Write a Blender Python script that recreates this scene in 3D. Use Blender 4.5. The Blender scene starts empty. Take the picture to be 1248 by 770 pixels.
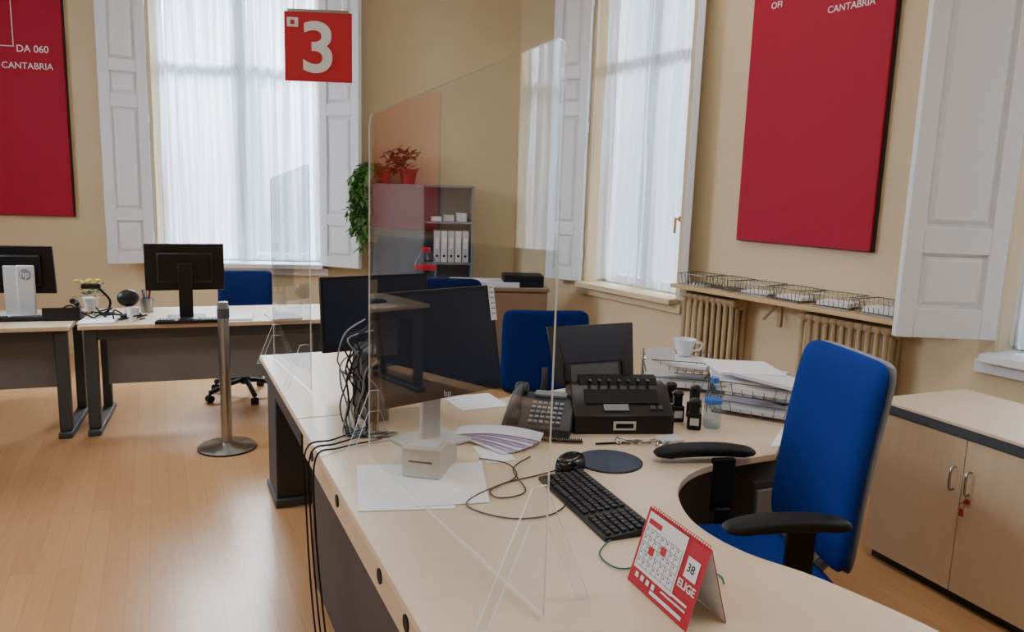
import bpy, bmesh, math, random
from mathutils import Vector, Matrix
random.seed(4)
COL=bpy.context.scene.collection
def lin(c):
    return tuple(((x/255)/12.92 if x/255<=.04045 else ((x/255+.055)/1.055)**2.4) for x in c)+(1,)
def mat(name,col,rough=.5,metal=0,noise=.06,nscale=30,bump=0,bscale=200,spec=.5,coat=0,emit=0,stretch=(1,1,1)):
    m=bpy.data.materials.new(name);m.use_nodes=True;n=m.node_tree;b=n.nodes['Principled BSDF']
    b.inputs['Roughness'].default_value=rough;b.inputs['Metallic'].default_value=metal
    b.inputs['Specular IOR Level'].default_value=spec;b.inputs['Coat Weight'].default_value=coat
    c=lin(col);b.inputs['Base Color'].default_value=c
    tc=n.nodes.new('ShaderNodeTexCoord');mp=n.nodes.new('ShaderNodeMapping');mp.inputs['Scale'].default_value=stretch
    n.links.new(tc.outputs['Object'],mp.inputs[0])
    if noise:
        t=n.nodes.new('ShaderNodeTexNoise');t.inputs['Scale'].default_value=nscale;t.inputs['Detail'].default_value=3
        r=n.nodes.new('ShaderNodeMapRange');r.inputs[3].default_value=1-noise;r.inputs[4].default_value=1+noise
        x=n.nodes.new('ShaderNodeVectorMath');x.operation='SCALE';x.inputs[0].default_value=c[:3]
        n.links.new(mp.outputs[0],t.inputs['Vector']);n.links.new(t.outputs[0],r.inputs[0]);n.links.new(r.outputs[0],x.inputs['Scale']);n.links.new(x.outputs[0],b.inputs['Base Color'])
    if bump:
        t=n.nodes.new('ShaderNodeTexNoise');t.inputs['Scale'].default_value=bscale
        k=n.nodes.new('ShaderNodeBump');k.inputs['Strength'].default_value=bump;k.inputs['Distance'].default_value=.002
        n.links.new(mp.outputs[0],t.inputs['Vector']);n.links.new(t.outputs[0],k.inputs['Height']);n.links.new(k.outputs[0],b.inputs['Normal'])
    if emit:
        b.inputs['Emission Color'].default_value=c;b.inputs['Emission Strength'].default_value=emit
    return m
def floor_mat():
    m=bpy.data.materials.new('laminate_floor');m.use_nodes=True;n=m.node_tree;b=n.nodes['Principled BSDF'];L=n.links.new
    b.inputs['Roughness'].default_value=.28;b.inputs['Specular IOR Level'].default_value=.5
    tc=n.nodes.new('ShaderNodeTexCoord');mp=n.nodes.new('ShaderNodeMapping');mp.inputs['Rotation'].default_value=(0,0,math.radians(65))
    br=n.nodes.new('ShaderNodeTexBrick');br.inputs['Scale'].default_value=1;br.inputs['Brick Width'].default_value=1.2;br.inputs['Row Height'].default_value=.09;br.inputs['Mortar Size'].default_value=.0009
    br.inputs['Color1'].default_value=lin((196,152,106));br.inputs['Color2'].default_value=lin((188,143,98));br.inputs['Mortar'].default_value=lin((160,118,80))
    L(tc.outputs['Object'],mp.inputs[0]);L(mp.outputs[0],br.inputs[0])
    m2=n.nodes.new('ShaderNodeMapping');m2.inputs['Scale'].default_value=(2,25,1);L(mp.outputs[0],m2.inputs[0])
    t=n.nodes.new('ShaderNodeTexNoise');t.inputs['Scale'].default_value=3;t.inputs['Detail'].default_value=5;L(m2.outputs[0],t.inputs[0])
    r=n.nodes.new('ShaderNodeMapRange');r.inputs[3].default_value=.84;r.inputs[4].default_value=1.1;L(t.outputs[0],r.inputs[0])
    x=n.nodes.new('ShaderNodeVectorMath');x.operation='SCALE';L(br.outputs[0],x.inputs[0]);L(r.outputs[0],x.inputs['Scale']);L(x.outputs[0],b.inputs['Base Color'])
    return m
def glass_mat(name,tint=(245,250,250),ior=1.5):
    m=bpy.data.materials.new(name);m.use_nodes=True;n=m.node_tree;n.nodes.clear();L=n.links.new
    o=n.nodes.new('ShaderNodeOutputMaterial');mx=n.nodes.new('ShaderNodeMixShader');t=n.nodes.new('ShaderNodeBsdfTransparent');g=n.nodes.new('ShaderNodeBsdfGlossy')
    t.inputs[0].default_value=lin(tint);g.inputs['Roughness'].default_value=.01
    geo=n.nodes.new('ShaderNodeNewGeometry');r=n.nodes.new('ShaderNodeMapRange');r.inputs[3].default_value=ior;r.inputs[4].default_value=1/ior
    f=n.nodes.new('ShaderNodeFresnel');L(geo.outputs['Backfacing'],r.inputs[0]);L(r.outputs[0],f.inputs['IOR'])
    L(f.outputs[0],mx.inputs[0]);L(t.outputs[0],mx.inputs[1]);L(g.outputs[0],mx.inputs[2]);L(mx.outputs[0],o.inputs[0])
    return m
def edge_mat():
    m=bpy.data.materials.new('acrylic_edge');m.use_nodes=True;n=m.node_tree;n.nodes.clear();L=n.links.new
    o=n.nodes.new('ShaderNodeOutputMaterial');mx=n.nodes.new('ShaderNodeMixShader');t=n.nodes.new('ShaderNodeBsdfTransparent');g=n.nodes.new('ShaderNodeBsdfPrincipled')
    g.inputs['Base Color'].default_value=lin((235,240,240));g.inputs['Roughness'].default_value=.2
    mx.inputs[0].default_value=.75;L(t.outputs[0],mx.inputs[1]);L(g.outputs[0],mx.inputs[2]);L(mx.outputs[0],o.inputs[0])
    return m
def curtain_mat():
    m=bpy.data.materials.new('sheer_curtain');m.use_nodes=True;n=m.node_tree;n.nodes.clear();L=n.links.new
    o=n.nodes.new('ShaderNodeOutputMaterial');a=n.nodes.new('ShaderNodeMixShader');b=n.nodes.new('ShaderNodeMixShader')
    t=n.nodes.new('ShaderNodeBsdfTransparent');d=n.nodes.new('ShaderNodeBsdfDiffuse');s=n.nodes.new('ShaderNodeBsdfTranslucent')
    tc=n.nodes.new('ShaderNodeTexCoord');mp=n.nodes.new('ShaderNodeMapping');mp.inputs['Scale'].default_value=(13,0,.35);L(tc.outputs['Object'],mp.inputs[0])
    w=n.nodes.new('ShaderNodeTexNoise');w.inputs['Scale'].default_value=1;w.inputs['Detail'].default_value=2;L(mp.outputs[0],w.inputs[0])
    r=n.nodes.new('ShaderNodeMapRange');r.inputs[1].default_value=.38;r.inputs[2].default_value=.62;r.inputs[3].default_value=.22;r.inputs[4].default_value=.88;L(w.outputs[0],r.inputs[0])
    for q in (d,s): q.inputs[0].default_value=lin((232,238,247))
    b.inputs[0].default_value=.55;L(d.outputs[0],b.inputs[1]);L(s.outputs[0],b.inputs[2])
    L(r.outputs[0],a.inputs[0]);L(t.outputs[0],a.inputs[1]);L(b.outputs[0],a.inputs[2]);L(a.outputs[0],o.inputs[0])
    return m
M={}
M['wall']=mat('wall_paint',(220,201,164),.8,noise=.03,nscale=3,bump=.15,bscale=60)
M['wall2']=mat('wall_trim_paint',(212,195,162),.8,noise=.03,nscale=3)
M['ceil']=mat('ceiling_paint',(232,226,214),.9,noise=.01)
M['floor']=floor_mat()
M['wood']=mat('birch_laminate',(218,198,172),.34,noise=.05,nscale=6,stretch=(1,8,8))
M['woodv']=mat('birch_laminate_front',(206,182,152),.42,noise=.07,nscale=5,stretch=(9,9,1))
M['woodd']=mat('brown_cabinet_wood',(140,112,86),.5,noise=.1,nscale=5,stretch=(9,9,1))
M['shelfwood']=mat('shelf_wood',(200,172,126),.5,noise=.1,nscale=6,stretch=(1,8,8))
M['dark']=mat('dark_grey_panel',(46,47,54),.5)
M['dgrey']=mat('charcoal_metal',(66,70,76),.45)
M['phone']=mat('phone_plastic',(44,46,50),.45)
M['grey']=mat('grey_panel',(130,134,142),.55)
M['lgrey']=mat('light_grey_plastic',(196,198,200),.45)
M['black']=mat('black_plastic',(18,18,21),.38,spec=.4)
M['blackm']=mat('black_matte',(12,12,14),.6,spec=.3)
M['key']=mat('black_keys',(30,30,34),.45)
M['screen']=mat('display_glass',(30,38,54),.28,noise=0,spec=.4)
M['gloss']=mat('gloss_black',(10,10,12),.15,noise=0,spec=.5)
M['white']=mat('white_paint',(226,231,237),.42,noise=.02)
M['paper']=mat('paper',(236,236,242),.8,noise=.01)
M['papers']=mat('paper_grey',(214,216,224),.8,noise=.02)  # slightly greyer off-white, one even tone
M['lilac']=mat('lilac_envelope',(172,158,206),.75)
M['lilac2']=mat('pale_envelope',(218,214,230),.75)
M['red']=mat('red_panel',(164,10,46),.6,noise=.02,spec=.3)
M['redb']=mat('bright_red_panel',(240,48,50),.6,noise=.02)
M['redc']=mat('red_card',(190,16,40),.5,noise=.02)
M['edge']=mat('dark_frame',(30,28,32),.5)
M['blocker']=mat('blocker_fabric',(24,30,46),.9,noise=.1,nscale=200,spec=.2)  # dark cover of the added panel that blocks floor reflections
M['blue']=mat('blue_fabric',(10,48,134),.9,noise=.12,nscale=350,bump=.4,bscale=500,spec=.2)
M['navy']=mat('navy_fabric',(14,34,92),.9,noise=.12,nscale=350,spec=.2)
M['steel']=mat('brushed_steel',(168,168,166),.28,metal=1,noise=.03)
M['wire']=mat('chrome_wire',(120,118,114),.35,metal=.8,noise=0)
M['rad']=mat('radiator_enamel',(190,166,130),.5,noise=.03)
M['beige']=mat('beige_plastic',(188,186,176),.5)
M['leaf']=mat('green_leaf',(76,122,52),.5,noise=.35,nscale=12)
M['leafr']=mat('brownish_leaf',(84,84,52),.5,noise=.3,nscale=12)
M['petal']=mat('yellow_petal',(214,190,70),.6)
M['stem']=mat('plant_stem',(70,84,40),.6)
M['pot']=mat('terracotta_pot',(150,50,46),.6)
M['water']=glass_mat('clear_plastic',(225,238,248))
M['glass']=glass_mat('acrylic_sheet',(252,254,254),1.48)
M['gedge']=edge_mat()
M['curtain']=curtain_mat()
M['lamp']=mat('fill_diffuser',(255,250,240),.5,noise=0,emit=2)  # glowing face of the added fill lamps
M['lblue']=mat('blue_label',(60,110,190),.5)
M['globe']=mat('mousepad_print',(46,58,78),.6,noise=.6,nscale=25)
M['gold']=mat('brass',(180,150,90),.35,metal=1)
M['cyan']=mat('teal_cable',(30,110,100),.5)

class B:
    def __init__(s): s.bm=bmesh.new();s.i=0
    def m(s,i): s.i=i;return s
    def _f(s,vs):
        fs={f for v in vs for f in v.link_faces}
        for f in fs:f.material_index=s.i
    def box(s,c,d,rz=0,rx=0,ry=0):
        mt=Matrix.Translation(c)@Matrix.Rotation(rz,4,'Z')@Matrix.Rotation(ry,4,'Y')@Matrix.Rotation(rx,4,'X')@Matrix.Diagonal((d[0],d[1],d[2],1))
        s._f(bmesh.ops.create_cube(s.bm,size=1,matrix=mt)['verts']);return s
    def cyl(s,p0,p1,r0,r1=None,seg=20):
        p0=Vector(p0);p1=Vector(p1);r1=r0 if r1 is None else r1;d=p1-p0
        mt=Matrix.Translation((p0+p1)/2)@d.to_track_quat('Z','Y').to_matrix().to_4x4()
        s._f(bmesh.ops.create_cone(s.bm,cap_ends=True,segments=seg,radius1=r0,radius2=r1,depth=d.length,matrix=mt)['verts']);return s
    def sph(s,c,r,seg=16):
        r=(r,r,r) if not hasattr(r,'__len__') else r
        s._f(bmesh.ops.create_uvsphere(s.bm,u_segments=seg,v_segments=seg//2,radius=1,matrix=Matrix.Translation(c)@Matrix.Diagonal((*r,1)))['verts']);return s
    def quad(s,pts):
        vs=[s.bm.verts.new(p) for p in pts];f=s.bm.faces.new(vs);f.material_index=s.i;return s
    def prism(s,pts,z0,z1,mt=None):
        mt=mt or Matrix()
        a=[s.bm.verts.new(mt@Vector((x,y,z0))) for x,y in pts];b=[s.bm.verts.new(mt@Vector((x,y,z1))) for x,y in pts]
        n=len(pts);s.bm.faces.new(a[::-1]);s.bm.faces.new(b)
        for i in range(n): s.bm.faces.new((a[i],a[(i+1)%n],b[(i+1)%n],b[i]))
        s._f(a+b);return s
    def lathe(s,prof,c=(0,0,0),seg=24):
        rings=[]
        for r,z in prof: rings.append([s.bm.verts.new((c[0]+r*math.cos(6.28318*k/seg),c[1]+r*math.sin(6.28318*k/seg),c[2]+z)) for k in range(seg)])
        for a,b in zip(rings,rings[1:]):
            for k in range(seg): s.bm.faces.new((a[k],a[(k+1)%seg],b[(k+1)%seg],b[k]))
        s.bm.faces.new(rings[0][::-1]);s.bm.faces.new(rings[-1])
        s._f([v for r in rings for v in r]);return s
    def tube(s,pts,r,seg=6,smooth=6,closed=False):
        P=[Vector(p) for p in pts]
        if smooth: P=catmull(P,smooth,closed)
        n=len(P);rings=[];up=None
        for i,p in enumerate(P):
            if closed: t=(P[(i+1)%n]-P[i-1])
            else: t=P[min(i+1,n-1)]-P[max(i-1,0)]
            if t.length<1e-9:t=Vector((0,0,1))
            t.normalize()
            if up is None: up=t.orthogonal().normalized()
            up=(up-t*up.dot(t))
            if up.length<1e-6: up=t.orthogonal()
            up.normalize();w=t.cross(up)
            rings.append([s.bm.verts.new(p+(up*math.cos(6.28318*k/seg)+w*math.sin(6.28318*k/seg))*r) for k in range(seg)])
        m=n if closed else n-1
        for i in range(m):
            a=rings[i];b=rings[(i+1)%n]
            for k in range(seg): s.bm.faces.new((a[k],a[(k+1)%seg],b[(k+1)%seg],b[k]))
        if not closed: s.bm.faces.new(rings[0][::-1]);s.bm.faces.new(rings[-1])
        s._f([v for q in rings for v in q]);return s
    def pad(s,w,h,t,mt,curve=0,bend=0,p=5,n=16):
        G=[]
        for sgn in (1,-1):
            g=[]
            for i in range(n+1):
                row=[]
                for j in range(n+1):
                    u=-1+2*i/n;v=-1+2*j/n
                    u=math.sin(u*math.pi/2);v=math.sin(v*math.pi/2)
                    e=max(abs(u),abs(v));k=e/((abs(u)**p+abs(v)**p)**(1/p)) if e>0 else 1
                    th=t/2*math.sqrt(max(0,1-e**8))
                    row.append(s.bm.verts.new(mt@Vector((u*k*w/2,v*k*h/2,sgn*th+curve*u*u+bend*v*v))))
                g.append(row)
            G.append(g)
            for i in range(n):
                for j in range(n):
                    q=(g[i][j],g[i+1][j],g[i+1][j+1],g[i][j+1]);s.bm.faces.new(q if sgn>0 else q[::-1])
        s._f([v for g in G for r in g for v in r])
        bmesh.ops.remove_doubles(s.bm,verts=[v for g in G for r in g for v in r],dist=1e-5);return s
    def done(s,name,mats,parent=None,loc=(0,0,0),rz=0,rot=None,bevel=0,smooth=True,label=None,cat=None,kind=None,group=None,ang=35):
        bmesh.ops.recalc_face_normals(s.bm,faces=s.bm.faces[:])
        me=bpy.data.meshes.new(name);s.bm.to_mesh(me);s.bm.free()
        for q in (mats if isinstance(mats,(list,tuple)) else [mats]): me.materials.append(M[q])
        if smooth:
            me.shade_smooth();me.set_sharp_from_angle(angle=math.radians(ang))
        o=bpy.data.objects.new(name,me);COL.objects.link(o);o.location=loc;o.rotation_euler=rot or (0,0,rz)
        if parent:o.parent=parent
        if bevel:
            b=o.modifiers.new('bevel','BEVEL');b.width=bevel;b.segments=2;b.limit_method='ANGLE';b.angle_limit=math.radians(40)
        if label:o['label']=label
        if cat:o['category']=cat
        if kind:o['kind']=kind
        if group:o['group']=group
        return o
def catmull(P,k,closed=False):
    n=len(P);out=[];rng=range(n if closed else n-1)
    for i in rng:
        if closed: a,b,c,d=P[i-1],P[i],P[(i+1)%n],P[(i+2)%n]
        else: a,b,c,d=P[max(i-1,0)],P[i],P[i+1],P[min(i+2,n-1)]
        for j in range(k):
            t=j/k;out.append(.5*((2*b)+(c-a)*t+(2*a-5*b+4*c-d)*t*t+(3*b-a-3*c+d)*t**3))
    if not closed: out.append(P[-1])
    return out
def thing(name,label,cat,loc=(0,0,0),rz=0,group=None,rot=None):
    o=bpy.data.objects.new(name,None);o.empty_display_size=.05;COL.objects.link(o);o.location=loc;o.rotation_euler=rot or (0,0,rz)
    o['label']=label;o['category']=cat
    if group:o['group']=group
    return o
def thing_p(name,parent,loc,rot):
    o=bpy.data.objects.new(name,None);COL.objects.link(o);o.parent=parent;o.location=loc;o.rotation_euler=rot;o.empty_display_size=.03;return o
def clone(o,loc=None,rz=None,parent=None):
    c=o.copy();COL.objects.link(c)
    if parent:c.parent=parent
    if loc is not None:c.location=loc
    if rz is not None:c.rotation_euler=(0,0,rz)
    for ch in list(o.children): clone(ch,parent=c)
    return c
def text(body,size,m,parent,loc,rot,name='lettering',ext=.0006,align='LEFT',sx=1,label=None,bold=0):
    t=bpy.data.curves.new('t','FONT');t.body=body;t.size=size;t.extrude=ext;t.align_x=align;t.offset=bold
    o=bpy.data.objects.new('t',t);COL.objects.link(o)
    dg=bpy.context.evaluated_depsgraph_get();me=bpy.data.meshes.new_from_object(o.evaluated_get(dg));bpy.data.objects.remove(o)
    me.materials.clear();me.materials.append(M[m])
    x=bpy.data.objects.new(name,me);COL.objects.link(x);x.parent=parent;x.location=loc;x.rotation_euler=rot;x.scale=(sx,1,1)
    if label:x['label']=label
    return x
R90=math.pi/2
rad=math.radians
# ---------------- room shell
H=3.9
a_back=math.atan2(.139,.990);a_right=math.atan2(-.8415,.54)
FR={'back':((-5.6,6.956),a_back,5.75),'right':((0,7.74),a_right,11.6),'left':((-5.6,-2),R90,9.1),'rear':((6.25,-2),math.pi,12.1)}
WIN=[('back',2.24,3.74,.9,3.6),('right',1.22,2.33,.9,3.6),('right',4.62,5.75,.93,3.6),('left',4.7,6.8,.9,3.6)]
for nm,(o,a,Ln) in FR.items():
    b=B();ops=sorted([w for w in WIN if w[0]==nm],key=lambda w:w[1]);s=-.3 if nm in('left','rear') else 0
    T=.3
    for w in ops:
        b.box(((s+w[1])/2,T/2,H/2),(w[1]-s,T,H));b.box(((w[1]+w[2])/2,T/2,w[3]/2),(w[2]-w[1],T,w[3]));b.box(((w[1]+w[2])/2,T/2,(w[4]+H)/2),(w[2]-w[1],T,H-w[4]));s=w[2]
    b.box(((s+Ln)/2,T/2,H/2),(Ln-s,T,H))
    b.done('wall_'+nm,'wall',loc=(*o,0),rz=a,kind='structure',smooth=False)
    b=B()
    b.box((Ln/2,-.008,.04),(Ln-.3,.016,.08));b.done('baseboard_'+nm,'woodv',loc=(*o,0),rz=a,kind='structure',smooth=False)
B().box((.3,3,-.05),(13,11,.1)).done('floor','floor',kind='structure',smooth=False)
B().box((.3,3,H+.05),(13,11,.1)).done('ceiling','ceil',kind='structure',smooth=False)
LG={'back':1900,'right':1650,'left':2000}
for k,(nm,s0,s1,z0,z1) in enumerate(WIN):
    o,a,Ln=FR[nm];w=s1-s0;c=(s0+s1)/2
    b=B();y=.2
    for x in (s0+.03,s1-.03): b.box((x,y,(z0+z1)/2),(.06,.07,z1-z0))
    b.box((c,y,z1-.03),(w,.07,.06));b.box((c,y,z0+.04),(w,.07,.08));b.box((c,y,(z0+z1)/2),(.13,.06,z1-z0));b.box((c,y,2.75),(w,.06,.08))
    wo=b.done('window_%d'%(k+1),'white',loc=(*o,0),rz=a,kind='structure',bevel=.006)
    if k==1:
        b=B();b.cyl((0,0,-.02),(0,0,.02),.012);b.box((0,-.02,0),(.015,.05,.015));b.box((0,-.045,-.05),(.015,.015,.12));b.done('window_handle','gold',wo,loc=(s1-.06,.03,1.5),bevel=.003)
    b=B();b.box((c,.09,z0-.02),(w+.06,.42,.045))
    b.box((c,-.025,z0-.075),(w+.16,.05,.07));b.done('trim_%d'%(k*2+1),'white' if k!=1 else 'wall2',loc=(*o,0),rz=a,kind='structure',bevel=.006)
    b=B()
    for x in (s0-.04,s1+.04): b.box((x,-.012,(z0+z1)/2),(.08,.024,z1-z0+.02))
    b.box((c,-.012,z1+.05),(w+.16,.024,.08));b.done('trim_%d'%(k*2+2),'wall2',loc=(*o,0),rz=a,kind='structure',bevel=.004)
    for h in (0,1):
        b=B();n=120;x0=s0+.01+h*(w/2-.008);x1=x0+w/2-.012;rows=14;g=[]
        ph=random.random()*6
        for j in range(rows+1):
            z=z0+.03+(z1-z0-.06)*j/rows;row=[]
            for i in range(n+1):
                t=i/n;x=x0+(x1-x0)*t
                am=.032+.012*math.sin(j*.8+ph+t*3);yy=.085+am*math.sin(t*(24+12*math.sin(t*3+ph))+ph+.3*math.sin(j*.5+t*5))+.010*math.sin(t*83+j*.3)
                row.append(b.bm.verts.new((x,yy,z)))
            g.append(row)
        for j in range(rows):
            for i in range(n): b.bm.faces.new((g[j][i],g[j][i+1],g[j+1][i+1],g[j+1][i]))
        b.done('curtain','curtain',loc=(*o,0),rz=a,ang=180,label='sheer white gathered curtain hanging in tall window',cat='curtain',group='sheer window curtains')
    l=bpy.data.lights.new('daylight','AREA');l.shape='RECTANGLE';l.size=w+1.2;l.size_y=2.2;l.energy=LG[nm];l.color=(.85,.92,1)
    lo=bpy.data.objects.new('daylight',l);COL.objects.link(lo)
    fm=Matrix.Translation((*o,0))@Matrix.Rotation(a,4,'Z')
    src=fm@Vector((c-.5,2.2,4.4));tg=fm@Vector((c,.1,2.1));lo.location=src;lo.rotation_euler=(tg-src).to_track_quat('-Z','Y').to_euler()
def shutter(p0,p1,z0,z1,label,zs=None,latch=False):
    dx,dy=p1[0]-p0[0],p1[1]-p0[1];w=math.hypot(dx,dy)
    t=thing('window_shutter',label,'shutter',(p0[0],p0[1],z0),math.atan2(dy,dx))
    h=z1-z0;b=B();b.box((w/2,0,h/2),(w,.008,h))
    m=.085
    for x in (m/2,w-m/2): b.box((x,0,h/2),(m,.05,h))
    zs=zs or [(.1,.40),(.5,1.42),(1.53,1.73),(1.83,h-.1)]
    pr=0
    for a,c in zs: b.box((w/2,0,(pr+a)/2),(w-2*m,.05,a-pr));pr=c
    b.box((w/2,0,(pr+h)/2),(w-2*m,.05,h-pr))
    b.done('shutter_frame','white',t,bevel=.005)
    for a,c in zs:
        b=B()
        for sg in (-1,1):
            g_=.018;x0,x1=m+g_,w-m-g_;q=.022;y0=.005*sg;y1=.022*sg
            O=[(x0,y0,a+g_),(x1,y0,a+g_),(x1,y0,c-g_),(x0,y0,c-g_)];I=[(x0+q,y1,a+g_+q),(x1-q,y1,a+g_+q),(x1-q,y1,c-g_-q),(x0+q,y1,c-g_-q)]
            vo=[b.bm.verts.new(p) for p in O];vi=[b.bm.verts.new(p) for p in I];b.bm.faces.new(vi)
            for i in range(4): b.bm.faces.new((vo[i],vo[(i+1)%4],vi[(i+1)%4],vi[i]))
        b.done('raised_panel','white',t,smooth=False)
    for z in (.25,h*.5,h-.3): B().cyl((0,0,z-.04),(0,0,z+.04),.011,seg=10).done('hinge','white',t)
    if latch:
        b=B();b.box((.04,-.028,.63),(.03,.008,.09));b.box((.04,-.04,.66),(.012,.03,.03));b.cyl((.04,-.045,.6),(.04,-.045,.68),.007);b.done('latch','steel',t)
    return t
shutter((-3.41,7.22),(-3.74,7.0),.89,3.55,'white panelled wooden shutter folded open beside curtained window')
shutter((-1.87,7.43),(-1.46,7.24),.89,3.55,'white panelled wooden shutter open beside trailing plant')
shutter((.60,6.72),(.30,6.93),.9,3.55,'white panelled wooden shutter open beside corner window')
shutter((1.285,5.71),(1.235,5.5),.92,3.55,'narrow shutter seen edge-on at window jamb',[(.1,2.5)])
shutter((2.46,3.84),(1.96,3.86),1.0,3.58,'white panelled wooden shutter opened over wooden cabinet',[(.15,.43),(.56,1.72),(1.84,2.1),(2.2,2.48)],True)
# posters
def poster(nm,s0,s1,z0,z1,lines,label,m='red'):
    o,a,_=FR[nm];t=thing('wall_panel',label,'sign',(*o,0),a)
    b=B();b.box(((s0+s1)/2,-.04,(z0+z1)/2),(s1-s0,.022,z1-z0));b.done('panel_face',m,t)
    b=B();b.box(((s0+s1)/2,-.017,(z0+z1)/2),(s1-s0+.012,.03,z1-z0+.012));b.done('panel_backing','edge',t)
    for tx,s,z,sz in lines: text(tx,sz,'paper',t,(s,-.0525,z),(R90,0,0))
    return t
t=poster('back',.47,1.51,1.31,3.4,[('DA 060',1.12,2.755,.085),('CANTABRIA',.99,2.61,.078)],'large red wall panel with white office lettering')
B().box((1.10,-.053,3.07),(.006,.003,.55)).box((1.02,-.053,2.80),(.17,.003,.006)).done('printed_line','paper',t)
t=poster('right',2.9,3.89,1.39,3.4,[('CANTABRIA',3.46,2.775,.056),('060',3.46,2.88,.065),('OFI',3.04,2.87,.056)],'large red wall panel between two tall windows')
poster('left',7.8,8.7,1.2,2.7,[],'red panel on side wall','redb')
# hanging sign 3
t=thing('hanging_sign','square red hanging sign with white number three','sign',(-1.015,4.0,2.355),rad(3))
B().box((0,0,0),(.335,.012,.335)).done('sign_board','redc',t,bevel=.002)
text('3',.34,'white',t,(0,-.0085,-.118),(R90,0,0),align='CENTER',sx=1.08,ext=.001,bold=.006)
B().box((-.125,-.008,.115),(.055,.003,.045)).done('sign_emblem','white',t)
B().box((-.125,-.0105,.115),(.02,.002,.02)).done('emblem_mark','redc',t)
for x in (-.12,.12): B().cyl((x,0,.168),(x,0,1.545),.003,seg=8).done('hanging_rod','steel',t)
B().box((0,0,.172),(.3,.016,.014)).done('hanging_bar','steel',t)
# unseen lamps on the ceiling, added as interior fill light
t0=None
for i,(x,y) in enumerate([(-2.6,3.6),(.6,4.6),(1.2,1.2),(-2.6,.6)]):
    if t0 is None:
        t=thing('ceiling_fill_lamp','added unseen ceiling fill light with white diffuser','lamp',(x,y,H),0,'added ceiling fill lights')
        B().box((0,0,-.03),(1.22,1.22,.06)).done('fill_housing','white',t)
        B().box((0,0,-.064),(1.16,1.16,.008)).done('fill_diffuser','lamp',t);t0=t
    else: clone(t0,(x,y,H))
    l=bpy.data.lights.new('ceiling_fill_light','AREA');l.size=1.1;l.energy=[9,9,34,22][i];l.color=(1,.97,.93)
    lo=bpy.data.objects.new('ceiling_fill_light',l);COL.objects.link(lo);lo.location=(x,y,H-.08)
# added unseen divider keeping floor reflections off the monitor
t=thing('reflection_blocker','added unseen dark divider on metal feet','blocker',(-3.6,2.9,0),math.atan2(2.5,-.45))
B().box((1.27,0,.63),(2.54,.03,1.16)).done('blocker_panel','blocker',t,bevel=.005)
B().box((1.27,0,1.22),(2.56,.04,.025)).done('top_rail','dgrey',t)
for x in (.08,2.46): B().box((x,0,.015),(.05,.3,.03)).box((x,0,.04),(.04,.03,.06)).done('blocker_foot','dgrey',t,bevel=.004)
# ---------------- radiators and wall shelf
def radiator(s0,s1):
    o,a,_=FR['right'];t=thing('radiator','beige cast-iron column radiator under wooden wall shelf','radiator',(*o,0),a,'column radiators')
    n=int((s1-s0)/.055);b=B()
    for i in range(n):
        x=s0+.0275+i*.055
        for y in (-.16,-.10,-.04): b.cyl((x,y,.18),(x,y,.95),.015,seg=10)
        b.pad(.17,.07,.045,Matrix.Translation((x,-.10,.965))@Matrix.Rotation(R90,4,'Z'),n=6);b.pad(.17,.07,.045,Matrix.Translation((x,-.10,.17))@Matrix.Rotation(R90,4,'Z'),n=6)
    b.cyl((s0,-.1,.94),(s1,-.1,.94),.02);b.cyl((s0,-.1,.18),(s1,-.1,.18),.02);b.done('radiator_columns','rad',t)
    for x in (s0+.0275,s1-.04):
        B().box((x,-.1,.075),(.04,.12,.15)).done('radiator_foot','rad',t,bevel=.005)
    b=B();b.cyl((s1,-.1,.18),(s1+.05,-.1,.18),.012);b.sph((s1+.06,-.1,.18),.02);b.cyl((s1+.06,-.1,.0),(s1+.06,-.1,.18),.01);b.done('radiator_valve','rad',t)
radiator(2.54,3.04);radiator(3.54,4.15)
o,a,_=FR['right']
t=thing('wall_shelf','long light-wood shelf mounted over radiators','shelf',(*o,0),a)
B().box((3.4,-.145,1.037),(1.74,.27,.028)).done('shelf_board','shelfwood',t,bevel=.003)
for s in (3.28,):
    b=B();b.box((s,-.01,.93),(.03,.012,.18));b.box((s,-.11,1.015),(.03,.2,.012));b.box((s,-.09,.955),(.015,.012,.2),rx=rad(-55));b.done('shelf_bracket','rad',t)
def rs(s,y):
    return (o[0]+s*.54+y*.8415, o[1]-s*.8415+y*.54)
def wire_tray(name,loc,rz,w=.34,d=.25,h=.06,label='',group=None,levels=1,gap=.075,r=.0019,rot=None):
    t=thing(name,label,'paper tray',loc,rz,group,rot=rot);b=B()
    for L in range(levels):
        z=L*gap+.004
        for zz,k in ((z,.9),(z+h,1.0)):
            x,y=w/2*k,d/2*k;P=[(-x,-y,zz),(x,-y,zz),(x,y,zz),(-x,y,zz)]
            b.tube(P,r*1.4,5,0,True)
        for i in range(9):
            x=-w/2+w*i/8;b.tube([(x,-d/2,z+h*.55 if 2<i<6 else z+h),(x*.9,-d/2*.9,z),(x*.9,d/2*.9,z),(x,d/2,z+h)],r,4,0)
        for i in range(1,5):
            y=-d/2+d*i/5;b.tube([(-w/2,y,z+h),(-w/2*.9,y*.9,z),(w/2*.9,y*.9,z),(w/2,y,z+h)],r,4,0)
    if levels>1:
        for sx in (-1,1):
            for sy in (-1,1): b.tube([(sx*w/2,sy*d/2,0.002),(sx*w/2,sy*d/2,(levels-1)*gap+h)],r*1.5,5,0)
    b.done('wire_frame','wire',t)
    return t
SH=1.053
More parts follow.
